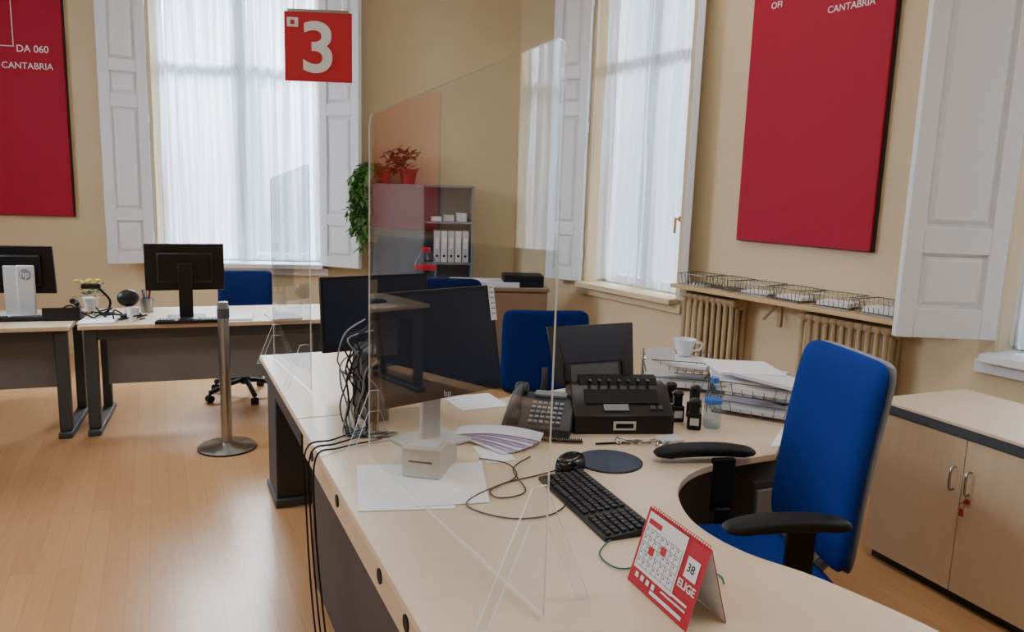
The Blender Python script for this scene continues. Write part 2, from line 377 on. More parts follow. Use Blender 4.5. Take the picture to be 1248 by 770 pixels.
for i,(s,y,rz) in enumerate([(2.70,-.15,.12),(2.96,-.13,-.15),(3.22,-.15,.1),(3.5,-.15,-.1),(3.79,-.15,.12),(4.09,-.15,-.05)]):
    x,yy=rs(s,y);wire_tray('wire_tray',(x,yy,SH),a+rz,w=.25,d=.22,h=.075,label='chrome wire tray resting on wooden wall shelf',group='wire trays on the shelf',r=.0022)
    if i in (2,3,4,5):
        B().box((0,0,0),(.19,.14,.012+.006*(i-2))).done('paper_stack','paper',loc=(x,yy,SH+.018+.003*(i-2)),rz=a+rz+.05,label='thin stack of white papers in wire tray',cat='paper',group='papers on the shelf')
# ---------------- cabinet by wall
cd=math.atan2(-.92,.392)
t=thing('storage_cabinet','low birch cabinet with two doors and grey top band','cabinet',(1.725,3.44,0),cd)
W=.88;D=.56;CH=.78
b=B();b.box((W/2,D/2+.02,CH/2-.01),(W,D-.04,CH-.1));b.done('cabinet_body','woodv',t)
B().box((W/2,D/2+.01,.025),(W-.02,D-.06,.05)).done('plinth','dark',t)
B().box((W/2,D/2,CH-.036),(W+.01,D+.02,.04)).done('top_band','dgrey',t,bevel=.002)
B().box((W/2,D/2,CH-.008),(W+.02,D+.03,.016)).done('cabinet_top','wood',t,bevel=.003)
for i in (0,1):
    d=B().box((.0,0,0),(W/2-.004,.018,CH-.115)).done('cabinet_door','woodv',t,loc=(W/4+i*W/2,.008,.052+(CH-.115)/2),bevel=.002)
    b=B();x=(W/4-.035)*(1 if i==0 else -1);b.tube([(x,-.009,.11),(x,-.035,.115),(x,-.035,.2),(x,-.009,.205)],.005,8,4);b.done('door_handle','steel',d,label='brushed steel bow handle')
    if i==1:
        b=B();b.cyl((x-.0,-.009,.08),(x,-.016,.08),.011);b.box((x,-.025,.08),(.003,.02,.012));b.tube([(x,-.035,.08),(x+.012,-.04,.065),(x,-.04,.05),(x-.012,-.04,.065)],.0015,5,4,True);b.box((x,-.04,.035),(.02,.003,.03));b.done('door_key','pot',d)
# ---------------- main counter desk
ux,uy=-.4226,.9063;vx,vy=.9063,.4226
def LP(tt,off=0): return (-.17+tt*ux+off*vx,1.5+tt*uy+off*vy)
ga=math.atan2(uy,ux)
rec=[Vector((x,y,0)) for x,y in [(1.06,1.36),(.98,1.56),(.80,1.79),(.65,1.92),(.565,2.06),(.54,2.2),(.56,2.36),(.63,2.5),(.74,2.6),(.87,2.67),(1.0,2.73)]]
rec=[(p.x,p.y) for p in catmull(rec,5)]
PA=[LP(1.62),LP(-.62),(.35,.82),(.75,.86),(1.0,1.08)]+rec+[(1.12,2.98),(1.47,3.85),(.95,4.08),LP(1.62,.78)]
t=thing('service_desk','curved birch-topped service desk with dark side panels','desk',(0,0,0))
b=B();b.prism(PA,.712,.74);b.done('desk_top','wood',t,bevel=.004)
def lbox(b,t0,t1,off0,off1,z0,z1):
    c=LP((t0+t1)/2,(off0+off1)/2);b.box((c[0],c[1],(z0+z1)/2),(t1-t0,off1-off0,z1-z0),rz=ga)
b=B();lbox(b,-.6,1.6,.02,.045,.60,.711);b.done('apron','woodv',t)
b=B();lbox(b,-.55,1.58,.05,.075,.06,.63);b.done('modesty_panel','dark',t)
for tt in (-.3,.18,.42,.95,1.4):
    b=B();p=LP(tt,.021);q=LP(tt,.016);b.cyl((p[0],p[1],.655),(q[0],q[1],.655),.021,seg=20);b.done('cable_grommet','blackm',t)
for q in ((1.5,1.58,.08,.72),(-.55,-.5,.1,.6)):
    b=B();lbox(b,*q,0,.711);b.done('leg_panel','dark',t,bevel=.004)
for q in ((1.2,3.6),(.95,3.9),(.9,1.3)): B().cyl((*q,0),(*q,.711),.035).done('round_leg','dgrey',t)
t=thing('drawer_pedestal','grey three-drawer pedestal under the desk wing','drawer unit',(1.0,3.02,0),rad(25))
B().box((0,0,.33),(.4,.5,.6)).done('pedestal_body','dark',t,bevel=.003)
for i in range(3): B().box((0,-.255,.13+i*.19),(.385,.016,.18)).done('drawer','grey',t,bevel=.003)
t=thing('service_desk_extension','birch-topped desk continuing the service counter','desk',(0,0,0))
b=B();b.prism([LP(1.625),LP(1.625,.78),LP(2.86,.8),LP(2.86,0)],.712,.74);b.done('desk_top','wood',t,bevel=.004)
b=B();lbox(b,1.66,2.82,.02,.04,.61,.711);b.done('apron','dark',t)
b=B();lbox(b,2.5,2.8,.03,.32,0.046,.711);b.done('leg_panel','dark',t,bevel=.006)
b=B();lbox(b,2.5,2.8,.33,.78,.1,.6);b.done('modesty_panel','dark',t,bevel=.006)
b=B();lbox(b,2.48,2.82,.02,.33,0,.045);b.done('desk_foot','dgrey',t,bevel=.006)
# ---------------- left desks
def office_desk(loc,rz,w,d,label):
    t=thing('office_desk',label,'desk',loc,rz)
    B().box((w/2,d/2,.725),(w,d,.03)).done('desk_top','wood',t,bevel=.005)
    B().box((w/2,.1,.665),(w-.2,.05,.07)).done('cable_channel','dgrey',t)
    for x in (.06,w-.06):
        b=B();b.box((x,.075,.37),(.075,.055,.66));b.box((x,d-.1,.37),(.06,.055,.66));b.box((x,d/2,.69),(.05,d-.1,.04));b.box((x,d/2,.02),(.08,d-.02,.04));b.done('desk_leg','dgrey',t,bevel=.008)
    B().box((w/2,.3,.46),(w-.24,.018,.36)).done('modesty_panel','grey',t)
    return t
r20=rad(20)
office_desk((-2.76,4.76,0),r20,1.6,.72,'birch office desk with grey metal legs and modesty panel')
office_desk((-2.80-.8*math.cos(r20),4.735-.8*math.sin(r20),0),r20,.8,.72,'birch office desk beside another desk with silver-stand monitor')
# ---------------- monitors
def monitor(loc,rz,w,h,zc,tilt,label,stand='black',logo=True,silver=False,body='black',tag=False):
    t=thing('computer_monitor',label,'monitor',loc,rz)
    sc=thing_p('screen_head',t,(0,0,zc),(-tilt,0,0))
    B().box((0,.012,0),(w,.024,h)).done('bezel',body,sc,bevel=.004)
    B().box((0,-.001,.010),(w-.026,.003,h-.055)).done('display','screen',sc)
    b=B();b.box((0,.035,0),(w*.7,.03,h*.65));b.done('rear_cover',body,sc,bevel=.012)
    if logo: text('hp',.032,'lgrey',sc,(0,-.002,-h/2+.006),(R90,0,0),align='CENTER')
    if tag:
        B().box((w/2-.01,-.004,h/2-.06),(.03,.002,.15),rz=.1).done('hanging_tag','paper',sc)
        b=B()
        for i in range(6): b.box((w/2-.01,-.006,h/2-.01-.02*i),(.02,.001,.003),rz=.1)
        b.done('tag_print','dgrey',sc)
    b=B();b.prism([(-.04,.0),(.04,.0),(.045,.018),(-.045,.018)],.01,zc+.03,Matrix.Translation((0,.055,0)));b.done('stand_neck',stand,t,bevel=.004)
    if silver:
        sx=-.1
        b=B();b.box((sx,.09,zc*.57),(.11,.02,zc*1.1));b.done('rear_stand','lgrey',t,bevel=.008)
        b=B();b.cyl((sx,.1015,zc*.93),(sx,.1025,zc*.93),.036,seg=28);b.done('logo_disc','grey',t)
        text('hp',.058,'paper',t,(sx,.1035,zc*.93-.018),(R90,0,math.pi),align='CENTER')
    b=B();b.box((0,.06,.008),(.24,.2,.014));b.done('stand_base',stand,t,bevel=.005)
    return t
Z=.7405
monitor((-.25,2.70,Z),math.atan2(.66,.753),.52,.395,.385,rad(12),'black monitor on pale stand turned toward the office chair',stand='lgrey',tag=True)
monitor((-.66,3.68,Z),rad(34),.56,.36,.33,rad(6),'black monitor on the desk extension behind cables')
monitor((-3.34,5.08,Z),rad(190),.50,.32,.31,rad(4),'black monitor with silver rear stand on office desk',silver=True,stand='lgrey')
monitor((-2.25,5.2,Z),rad(203),.5,.32,.35,rad(4),'black monitor seen from behind on office desk')
# ---------------- office chairs
def chair(loc,rz,label,btop=1.23,bh=.63,bw=.46,arms=True,fab='blue',bx=-.25,shell='dgrey'):
    t=thing('office_chair',label,'chair',loc,rz)
    B().pad(.5,.5,.1,Matrix.Translation((.02,0,.49)),bend=.008,p=5).done('seat',fab,t)
    B().pad(.46,.46,.04,Matrix.Translation((.02,0,.44))).done('seat_shell','blackm',t)
    zc=btop-bh/2
    mt=Matrix.Translation((bx,0,zc))@Matrix.Rotation(rad(-7),4,'Y')@Matrix(((0,0,1,0),(1,0,0,0),(0,1,0,0),(0,0,0,1)))
    b=B();b.pad(bw,bh,.065,mt,curve=.018,bend=-.012,p=10,n=22);b.done('backrest',fab,t)
    b=B();b.pad(bw+.004,bh+.004,.02,mt@Matrix.Translation((0,0,-.03)),curve=.018,bend=-.012,p=10,n=18);b.done('back_shell',shell,t)
    b=B();b.tube([(bx-.05,0,zc-.1),(bx-.06,0,.55),(bx+.05,0,.44),(0,0,.42)],.02,8,5);b.done('back_bracket','dgrey',t)
    B().cyl((0,0,.1),(0,0,.43),.025).cyl((0,0,.1),(0,0,.28),.035).done('gas_column','blackm',t)
    b=B()
    for k in range(5):
        an=k*1.2566+.3;b.tube([(0,0,.13),(.12*math.cos(an),.12*math.sin(an),.12),(.3*math.cos(an),.3*math.sin(an),.075)],.02,8,4)
    b.done('star_base','blackm',t)
    for k in range(5):
        an=k*1.2566+.3;c=(.3*math.cos(an),.3*math.sin(an));b=B()
        for q in (-.014,.014): b.cyl((c[0]-math.sin(an)*(q-.01),c[1]+math.cos(an)*(q-.01),.028),(c[0]-math.sin(an)*(q+.01),c[1]+math.cos(an)*(q+.01),.028),.028,seg=14)
        b.cyl((c[0],c[1],.04),(c[0],c[1],.08),.008);b.done('caster','blackm',t)
    if arms:
        for sg in (-1,1):
            ar=B().pad(.38,.085,.036,Matrix.Translation((.03,sg*.305,.783)),curve=-.012,p=3.5,n=12).done('armrest','blackm',t)
            b=B();b.box((-.03,sg*.275,.66),(.085,.025,.2));b.box((-.03,sg*.255,.5),(.06,.02,.16));b.box((-.03,sg*.19,.44),(.06,.14,.015));b.done('armrest_post','blackm',ar,bevel=.006)
    return t
chair((.78,2.33,0),rad(188),'blue fabric office chair with black armrests at curved desk',btop=1.215,bh=.66,shell='grey')
chair((.17,4.78,0),rad(97),'blue fabric office chair pushed behind the desk scanner',btop=.98,bh=.5,bw=.52,arms=False,fab='navy',shell='blue')
chair((-.52,5.25,0),rad(92),'dark blue office chair beyond the desk extension',btop=1.1,bh=.55,bw=.62,arms=False,fab='navy',shell='navy')
chair((-2.1,5.88,0),rad(285),'blue office chair behind office desk',btop=.97,bh=.48,bw=.42,arms=False,fab='navy')
# ---------------- stanchion
t=thing('barrier_post','brushed steel queue barrier post with round base','post',(-1.79,4.66,0))
B().lathe([(.178,.001),(.178,.012),(.165,.022),(.06,.03),(.045,.04)]).done('post_base','steel',t)
B().lathe([(.034,.03),(.034,.92),(.030,.935),(.03,.94)]).done('post_tube','steel',t)
B().lathe([(.037,.84),(.037,.9)]).done('belt_head','dgrey',t)
B().lathe([(.180,0),(.181,.006),(.18,.01)]).done('base_ring','blackm',t)
# ---------------- acrylic screens
def screen(p0,p1,z0,z1a,z1b,label,feet):
    dx,dy=p1[0]-p0[0],p1[1]-p0[1];w=math.hypot(dx,dy);an=math.atan2(dy,dx)
    t=thing('acrylic_screen',label,'screen guard',(p0[0],p0[1],Z),an)
    r=.03;za=z1a-Z;zb=z1b-Z;zo=z0-Z
    pts=[(0,zo),(w,zo),(w,zb-r),(w-.009,zb-.009),(w-r,zb),(r,za),(.009,za-.009),(0,za-r)]
    b=B();th=.0025
    A=[b.bm.verts.new((x,-th,z)) for x,z in pts];Bb=[b.bm.verts.new((x,th,z)) for x,z in pts]
    b.bm.faces.new(A);b.bm.faces.new(Bb[::-1])
    for i in range(len(pts)):
        f=b.bm.faces.new((A[i],A[(i+1)%8],Bb[(i+1)%8],Bb[i]));f.material_index=1
    b.done('clear_panel',['glass','gedge'],t,smooth=False)
    for x,hw,hh in feet:
        b=B()
        P=[(-hw,0),(-hw*.78,0),(-.02,hh*.72),(.02,hh*.72),(hw*.78,0),(hw,0),(.018,hh),(-.018,hh)]
        th2=.003;n=len(P)
        A=[b.bm.verts.new((x-th2,y,z)) for y,z in P];Bb=[b.bm.verts.new((x+th2,y,z)) for y,z in P]
        b.bm.faces.new(A);b.bm.faces.new(Bb[::-1])
        for i in range(n):
            f=b.bm.faces.new((A[i],A[(i+1)%n],Bb[(i+1)%n],Bb[i]));f.material_index=1
        b.done('support_foot',['glass','gedge'],t,smooth=False)
    return t
screen((-.48,2.53),(.09,1.56),.752,1.905,1.98,'tall clear acrylic screen on triangular feet atop service desk',[(.05,.12,.26),(1.09,.15,.3)])
screen((-1.27,4.0),(-.90,3.36),.752,1.7,1.76,'clear acrylic screen on desk extension',[(.06,.1,.2),(.62,.1,.2)])
# ---------------- desk clutter
def sheet(pts,z,name='paper_sheet',m='paper',label='white paper sheet lying on the desk',group='loose papers on desk',th=.0012):
    B().prism(pts,0,th).done(name,m,loc=(0,0,z),label=label,cat='paper',group=group,smooth=False)
sheet([(-.51,2.47),(-.43,2.10),(-.15,2.14),(-.2,2.5)],Z+.0005)
sheet([(-.34,2.46),(-.27,2.14),(-.05,2.19),(-.09,2.54)],Z+.0022)
sheet([(-.13,2.70),(-.07,2.52),(.03,2.57),(-.02,2.76)],Z+.0005)
sheet([(1.0,2.80),(1.14,3.06),(1.22,3.03),(1.1,2.83)],Z+.0005)
sheet([(-.3,3.35),(-.2,3.15),(.0,3.25),(-.1,3.45)],Z+.0005)
MX=Matrix(((0,0,1,0),(1,0,0,0),(0,1,0,0),(0,0,0,1)))
t=thing('card_reader','beige-grey wedge-shaped card reader standing on white papers','card reader',(-.27,2.42,Z+.004),rad(-12))
B().prism([(-.06,0),(.15,0),(.15,.05),(.04,.098),(-.06,.1)],-.065,.065,MX).done('reader_body','beige',t,bevel=.006)
B().box((.0,-.01,.1005),(.1,.07,.004)).done('reader_top','lgrey',t,bevel=.002)
B().box((0,-.0605,.055),(.08,.003,.006)).done('card_slot','blackm',t)
for i in range(7):
    b=B();Ln=.33;cw=.045;N=8
    lift=.012+.002*i
    for j in range(N):
        x0,x1=Ln*j/N,Ln*(j+1)/N
        z0=lift*math.sin(j/N*3.0)*(.5+.04*i);z1=lift*math.sin((j+1)/N*3.0)*(.5+.04*i)
        b.quad([(x0,-cw,z0),(x1,-cw,z1),(x1,cw,z1+.001*i),(x0,cw,z0+.001*i)])
    bmesh.ops.remove_doubles(b.bm,verts=b.bm.verts[:],dist=1e-5)
    b.done('envelope','lilac' if i%2 else 'lilac2',loc=(-.22+.004*i,2.87-.006*i,Z+.004+.0018*i),rot=(0,0,rad(-44+5.5*i)),label='lilac window envelope in a fanned pile',cat='envelope',group='fanned envelopes')
def keyboard(loc,rz,w,d,label):
    t=thing('keyboard',label,'keyboard',loc,rz)
    B().prism([(-d/2,0),(d/2,0),(d/2,.022),(-d/2,.012)],-w/2,w/2,MX).done('keyboard_case','black',t,bevel=.003)
    b=B();kw=.0185*w/.46
    for r in range(6):
        y=-d/2+.02+r*(d-.04)/5;z=.0145+ (y+d/2)/d*.01
        for c in range(22):
            if c in (15,) or (r==0 and 3<c<9): continue
            x=-w/2+.02+c*(w-.04)/21;b.box((x,y,z),(kw*.86,kw*.8,.008))
        if r==0: b.box((-w/2+.02+6*(w-.04)/21,y,z),(kw*5,kw*.8,.008))
    o=b.done('keys','key',t,bevel=.0015);o['kind']='stuff'
    return t
keyboard((.262,2.20,Z),math.atan2(-.93,.36),.47,.16,'black computer keyboard on service desk')
keyboard((-3.2,4.9,Z),rad(200),.42,.14,'black keyboard behind monitor on office desk')
keyboard((-2.15,5.02,Z),rad(200),.42,.14,'black keyboard on office desk')
t=thing('computer_mouse','glossy black computer mouse','mouse',(.215,2.49,Z),rad(60))
B().pad(.14,.085,.08,Matrix.Translation((0,0,.012)),p=2.6,n=14).done('mouse_shell','gloss',t)
B().cyl((.03,-.004,.046),(.03,.004,.046),.008).done('scroll_wheel','dgrey',t)
t=thing('mouse_pad','round dark mouse pad with printed grey pattern','mouse pad',(.36,2.585,Z))
B().lathe([(.118,0),(.118,.003)],seg=40).done('pad_disc','blackm',t)
B().lathe([(.112,.003),(.112,.0036)],seg=40).done('pad_print','globe',t)
B().tube([(.17,2.46,Z+.01),(.1,2.42,Z+.004),(-.02,2.33,Z+.004),(-.12,2.17,Z+.004),(.0,2.08,Z+.004),(.13,2.11,Z+.004),(.19,2.22,Z+.01),(.14,2.36,Z+.004)],.0025).done('mouse_cable','blackm',label='thin black mouse cable looped on the desk',cat='cable')
B().tube([(.3,1.98,Z+.004),(.25,1.88,Z+.004),(.29,1.8,Z+.004),(.4,1.83,Z+.004),(.53,1.79,Z+.004),(.54,1.74,Z+.004)],.0022).done('keyboard_cable','cyan',label='thin dark green cable beside keyboard',cat='cable')
B().tube([(-.1,2.56,Z+.006),(.0,2.5,Z+.012),(.03,2.4,Z+.005),(-.05,2.28,Z+.006),(-.02,2.22,Z+.005),(.06,2.28,Z+.005),(.02,2.46,Z+.008),(.08,2.6,Z+.004)],.0025).done('reader_cable','blackm',label='black cable coiled on the desk near envelopes',cat='cable')
# calendar
F1=Vector((.305,1.755,0));F2=Vector((.40,1.53,0));dirx=(F2-F1).normalized()
t=thing('desk_calendar','red and white tent desk calendar with spiral binding','calendar',(F1.x,F1.y,Z),math.atan2(dirx.y,dirx.x))
w=.245;hh=.183;dp=.108
b=B();b.quad([(0,0,0),(w,0,0),(w,dp/2,hh),(0,dp/2,hh)]);b.quad([(0,dp,0),(w,dp,0),(w,dp/2,hh),(0,dp/2,hh)]);o=b.done('card_stand','redc',t,smooth=False)
b=B();b.quad([(0.002,dp-.002,0.002),(w-.002,dp-.002,0.002),(w-.002,dp/2,hh-.004),(.002,dp/2,hh-.004)]);b.quad([(0.002,.002,0.002),(w-.002,.002,0.002),(w-.002,dp/2,hh-.004),(.002,dp/2,hh-.004)]);b.done('card_lining','paper',t,smooth=False)
sl=math.atan2(hh,dp/2);fr=thing_p('front_page',t,(0,-.0008,0),(sl,0,0));fr.scale=(1.042,1.045,1)
B().box((.085,.108,.0008),(.15,.135,.0012)).done('calendar_page','paper',fr)
b=B()
for i in range(8): b.box((.015+i*.02,.095,.0018),(.0012,.09,.0006))
for i in range(6): b.box((.085,.05+i*.018,.0018),(.14,.0012,.0006))
for r_ in range(5):
    for c_ in range(7):
        b.box((.0215+c_*.02,.063+r_*.018-.001,.0018),(.005,.004,.0006))
b.done('date_grid','grey',fr)
b=B();b.box((.042,.155,.002),(.05,.012,.0006));b.box((.095,.113,.002),(.02,.018,.0006));b.box((.055,.095,.002),(.02,.018,.0006));b.done('red_mark','redc',fr)
b=B();b.box((.198,.12,.001),(.042,.045,.001));b.done('printed_ticket','paper',fr)
text('38',.026,'blackm',fr,(.182,.112,.0018),(0,0,0))
text('ELIGE',.025,'paper',fr,(.166,.072,.0012),(0,0,0),bold=.0005)
b=B()
for i in range(4): b.box((.03+i*.022,.028,.001),(.012,.012,.001))
b.box((.17,.045,.001),(.09,.005,.001));b.box((.17,.033,.001),(.09,.004,.001));b.box((.15,.015,.001),(.12,.008,.001));b.done('printed_strip','paper',fr)
b=B()
for i in range(26):
    x=.012+i*.0088;b.tube([(x,dp/2-.004,hh-.004),(x,dp/2-.006,hh+.003),(x,dp/2,hh+.006),(x,dp/2+.006,hh+.003),(x,dp/2+.004,hh-.004)],.0009,4,0)
b.done('spiral_binding','redc',t)
# telephone
t=thing('desk_telephone','dark grey office telephone with handset and coiled cord','telephone',(.125,2.95,Z),rad(-12))
B().prism([(-.11,0),(.11,0),(.11,.12),(.05,.11),(-.11,.035)],-.135,.135,MX).done('phone_body','phone',t,bevel=.006)
b=B();tl=math.atan2(.075,.16)
for r in range(5):
    for c in range(6):
        y=-.085+r*.025;b.box((-.025+c*.022,y,.04+(y+.11)*.47),(.016,.014,.01),rx=tl)
b.done('keypad','grey',t,bevel=.002)
B().box((.03,.075,.122),(.13,.04,.012),rx=rad(12)).done('phone_display','grey',t,bevel=.002)
b=B();b.tube([(-.095,-.1,.068),(-.095,-.05,.1),(-.095,.03,.128),(-.095,.09,.138)],.018,10,5);b.pad(.058,.06,.048,Matrix.Translation((-.095,-.09,.063))@Matrix.Rotation(tl,4,'X'),n=8);b.pad(.058,.06,.048,Matrix.Translation((-.095,.085,.13))@Matrix.Rotation(tl,4,'X'),n=8);b.done('handset','phone',t)
pts=[]
for i in range(160):
    f=i/159;cx=-.05+.24*f;cy=-.14-.02*math.sin(f*3.1);pts.append((cx,cy+.008*math.cos(i*1.3),.01+.008*math.sin(i*1.3)))
B().tube(pts,.0024,5,0).done('coiled_cord','blackm',t)
# scanner
t=thing('document_scanner','black sheet-fed document scanner with raised paper tray','scanner',(.445,3.02,Z),rad(6))
b=B();b.prism([(-.12,0),(.12,0),(.12,.12),(.08,.17),(0,.165),(-.09,.095),(-.12,.075)],-.2,.2,MX);b.done('scanner_body','black',t,bevel=.004)
b=B();b.prism([(.0,.16),(.085,.171),(.06,.20),(.02,.19)],-.16,.16,MX);b.done('feed_hood','blackm',t,bevel=.003)
b=B()
for i in range(7): b.box((-.12+i*.04,.012,.186),(.012,.03,.006))
b.done('feed_roller','dgrey',t,bevel=.002)
tr=thing_p('paper_tray',t,(-.085,.06,.16),(rad(-24),rad(-4),0))
TM=Matrix(((1,0,0,0),(0,0,1,0),(0,1,0,0),(0,0,0,1)))
B().prism([(-.16,0),(.16,0),(.185,.25),(-.185,.25)],-.007,.007,TM).done('tray_plate','black',tr,bevel=.005)
B().prism([(-.12,.09),(.12,.09),(.15,.235),(-.15,.235)],-.0105,-.0075,TM).done('tray_extension','screen',tr)
B().prism([(-.1,.0),(.1,.0),(.1,.08),(-.1,.08)],-.012,-.0075,TM).done('tray_base','dgrey',tr)
for x in(-.12,.12): B().box((x,-.014,.05),(.012,.016,.07)).done('paper_guide','blackm',tr)
B().box((0,-.045,.1335),(.3,.07,.004),rx=rad(38)).done('output_slot','blackm',t)
B().box((0,-.1215,.035),(.09,.003,.035)).done('sticker','lgrey',t)
B().box((0,-.1235,.035),(.07,.002,.018)).done('sticker_print','blackm',t)
B().box((-.03,-.09,.101),(.1,.03,.003),rx=rad(38)).done('sticker','grey',t)
for x in (.15,.12): B().box((x,-.09,.100),(.018,.018,.006),rx=rad(38)).done('scanner_button','dgrey',t,bevel=.002)
t=thing('ceramic_cup','white ceramic cup resting on papers near the scanner','cup',(.87,3.76,Z+.148))
B().lathe([(.03,0),(.035,.01),(.056,.075),(.058,.08),(.054,.08),(.035,.015),(.005,.012)]).done('cup_body','white',t)
B().tube([(.05,0,.066),(.085,0,.06),(.08,0,.03),(.042,0,.02)],.006,8,5).done('cup_handle','white',t)
def stamp(x,y,h,rz,m='blackm'):
    t=thing('rubber_stamp','black self-inking office stamp on the desk','stamp',(x,y,Z),rz,'office stamps')
    B().box((0,0,.035),(.055,.04,.07)).done('stamp_frame',m,t,bevel=.006)
    B().box((0,-.021,.035),(.035,.002,.03)).done('stamp_window','lgrey',t)
    B().box((0,0,.07+h/2),(.036,.028,h)).sph((0,0,.07+h),(.026,.022,.015)).done('stamp_handle','black',t,bevel=.004)
for q in [(.705,3.1,.05,.1),(.755,3.0,.045,-.2),(.79,3.16,.06,.4),(.70,3.22,.055,0)]: stamp(*q)
def bottle(loc,r,h,label,cap,lab,l0=.38,l1=.56):
    t=thing('water_bottle',label,'bottle',loc)
    B().lathe([(r*.85,0),(r,.01),(r,h*.2),(r*.93,h*.24),(r,h*.28),(r,h*.62),(r*.9,h*.7),(r*.4,h*.87),(r*.38,h*.9)]).done('bottle_body','water',t)
    B().lathe([(r*1.01,h*l0),(r*1.01,h*l1)]).done('bottle_label',lab,t)
    B().lathe([(r*.45,h*.9),(r*.45,h)]).done('bottle_cap',cap,t)
bottle((.835,3.03,Z),.036,.21,'small clear plastic water bottle with blue cap','lblue','lblue',.5,.58)
wire_tray('wire_tray',(1.10,3.28,Z),rad(-28),.38,.27,.06,'two-level chrome wire tray full of papers on desk',None,2,.085)
wire_tray('wire_tray',(1.16,3.66,Z),rad(-28),.34,.26,.06,'chrome wire tray with papers near the desk edge',None,1,.085)
wire_tray('wire_tray',(.83,3.72,Z),rad(-10),.34,.26,.06,'two-level chrome wire tray behind the scanner',None,2,.085)
for k,(x,y,z,r,n) in enumerate([(1.10,3.28,.015,-.5,4),(1.09,3.28,.103,-.45,5),(1.06,3.32,.134,-.15,4),(1.12,3.25,.158,-.72,3),(1.16,3.66,.015,-.45,6),(1.14,3.68,.05,-.1,7),(1.17,3.62,.09,-.6,4),(.83,3.72,.015,-.17,5),(.83,3.72,.1,-.1,4),(.84,3.70,.123,-.5,3),(1.2,3.45,.02,-.9,3),(1.05,3.36,.175,.15,2)]):
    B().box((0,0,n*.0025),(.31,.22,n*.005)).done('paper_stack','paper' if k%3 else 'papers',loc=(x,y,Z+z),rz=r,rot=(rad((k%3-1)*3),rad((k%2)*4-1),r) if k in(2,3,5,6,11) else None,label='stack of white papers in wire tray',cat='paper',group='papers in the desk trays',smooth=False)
B().box((0,0,0),(.15,.003,.14)).done('notice_card','papers',loc=(.73,3.62,Z+.14),rot=(rad(-25),0,.2),label='leaning printed card against wire tray',cat='card')
b=B();b.box((0,0,.01),(.1,.07,.012));b.done('tape_case','lgrey',loc=(.62,2.83,Z),rz=.4,bevel=.005,label='small silver metal case on the desk',cat='office supply')
for i in range(9):
    x=.42+.026*i;y=2.79+.02*math.sin(i*3)
    B().tube([(0,-.02,.004),(.012,0,.01),(0,.03,.014),(-.012,0,.01)],.003,6,4,True).done('binder_clip','steel',loc=(x,y,Z),rz=i*.9,label='small silver metal clip on the desk',cat='clip',group='metal clips')
B().cyl((0,0,0),(.13,.03,0),.004,seg=8).cyl((.13,.03,0),(.145,.0335,0),.0035,.001,seg=8).done('ballpoint_pen','blackm',loc=(.33,2.76,Z+.005),label='black ballpoint pen on the desk',cat='pen')
t=thing('desktop_computer','black small-form desktop computer standing among cables','computer',(-.58,3.08,Z),ga)
B().box((0,0,.14),(.26,.09,.28)).done('computer_case','blackm',t,bevel=.005)
b=B()
for i in range(8): b.box((-.1305,0,.05+i*.02),(.002,.06,.008))
b.done('vent_slots','black',t)
for i in range(16):
    x0=-.66+.009*i;z0=1.13-.04*(i%5);pts=[(x0+.05,3.12,z0)]
    for k in range(4): pts.append((x0-.0+random.uniform(-.03,.03),2.92+random.uniform(-.03,.04),z0-.08*k-.02+random.uniform(-.02,.02)))
    pts+=[(x0+.02,2.84,Z+.006),(x0+.05,2.76,Z+.005),(x0+.1,2.82,Z+.005)]
    for j,p in enumerate(pts):
        if p[2]<Z+.006: pts[j]=(p[0],p[1],Z+.006)
    B().tube(pts,.0034).done('power_cable','blackm' if i%3 else 'grey',label='tangled computer cable hanging behind the monitor',cat='cable',group='tangled computer cables')
for i in range(3):
    o1=-.012-.008*i
    q=[LP(1.25+.08*i,.25),LP(1.2+.05*i,.08),LP(1.16+.05*i,o1),LP(1.12+.04*i,o1-.01),LP(1.0+.06*i,o1-.01),LP(.9+.08*i,o1)]
    zz=[Z+.006,Z+.006,Z-.01,.5,.25,.02+.01*i]
    B().tube([(a_[0],a_[1],z) for a_,z in zip(q,zz)],.0035).done('hanging_cable','blackm',label='black cable hanging over the desk edge',cat='cable',group='hanging desk cables')
# ---------------- bookcase, low cabinet, plants
t=thing('bookcase','grey office bookcase with one door and open binder shelves','bookcase',(-.865,7.28,0),a_back)
b=B();w=.95;d=.3
for x in(-w/2+.01,0,w/2-.01): b.box((x,d/2,.85),(.02,d,1.7))
for z in(.03,.5,.96,1.35,1.69): b.box((0,d/2,z),(w,d,.02))
b.box((0,d-.005,.85),(w,.01,1.7));b.done('bookcase_frame','grey',t)
dr=B().box((-w/4,-.008,.85),(w/2-.006,.016,1.66)).done('bookcase_door','grey',t,bevel=.002)
B().box((-.04,-.025,.95),(.012,.02,.1)).done('door_handle','steel',dr)
cb,sb=math.cos(a_back),math.sin(a_back)
def bc(x,y): return (-.865+x*cb-y*sb,7.28+x*sb+y*cb)
for i in range(5):
    x,y=bc(.13+i*.068,.14);q=thing('ring_binder','pale grey ring binder with label on bookcase shelf','binder',(x,y,.971),a_back,'binders on the shelf')
    B().box((0,0,.15),(.06,.25,.3)).done('binder_cover','papers' if i%2 else 'lgrey',q,bevel=.003);B().box((0,-.1265,.18),(.035,.002,.1)).done('binder_label','paper',q)
    B().cyl((0,-.125,.06),(0,-.128,.06),.012).done('finger_ring','blackm',q)
for i in range(3):
    x,y=bc(.12+i*.12,.14);B().box((0,0,.02+.01*i),(.1,.22,.04+.02*i)).done('document_box',['paper','lgrey','papers'][i],loc=(x,y,1.361),rz=a_back,bevel=.002,label='flat document box on upper bookcase shelf',cat='box',group='document boxes')
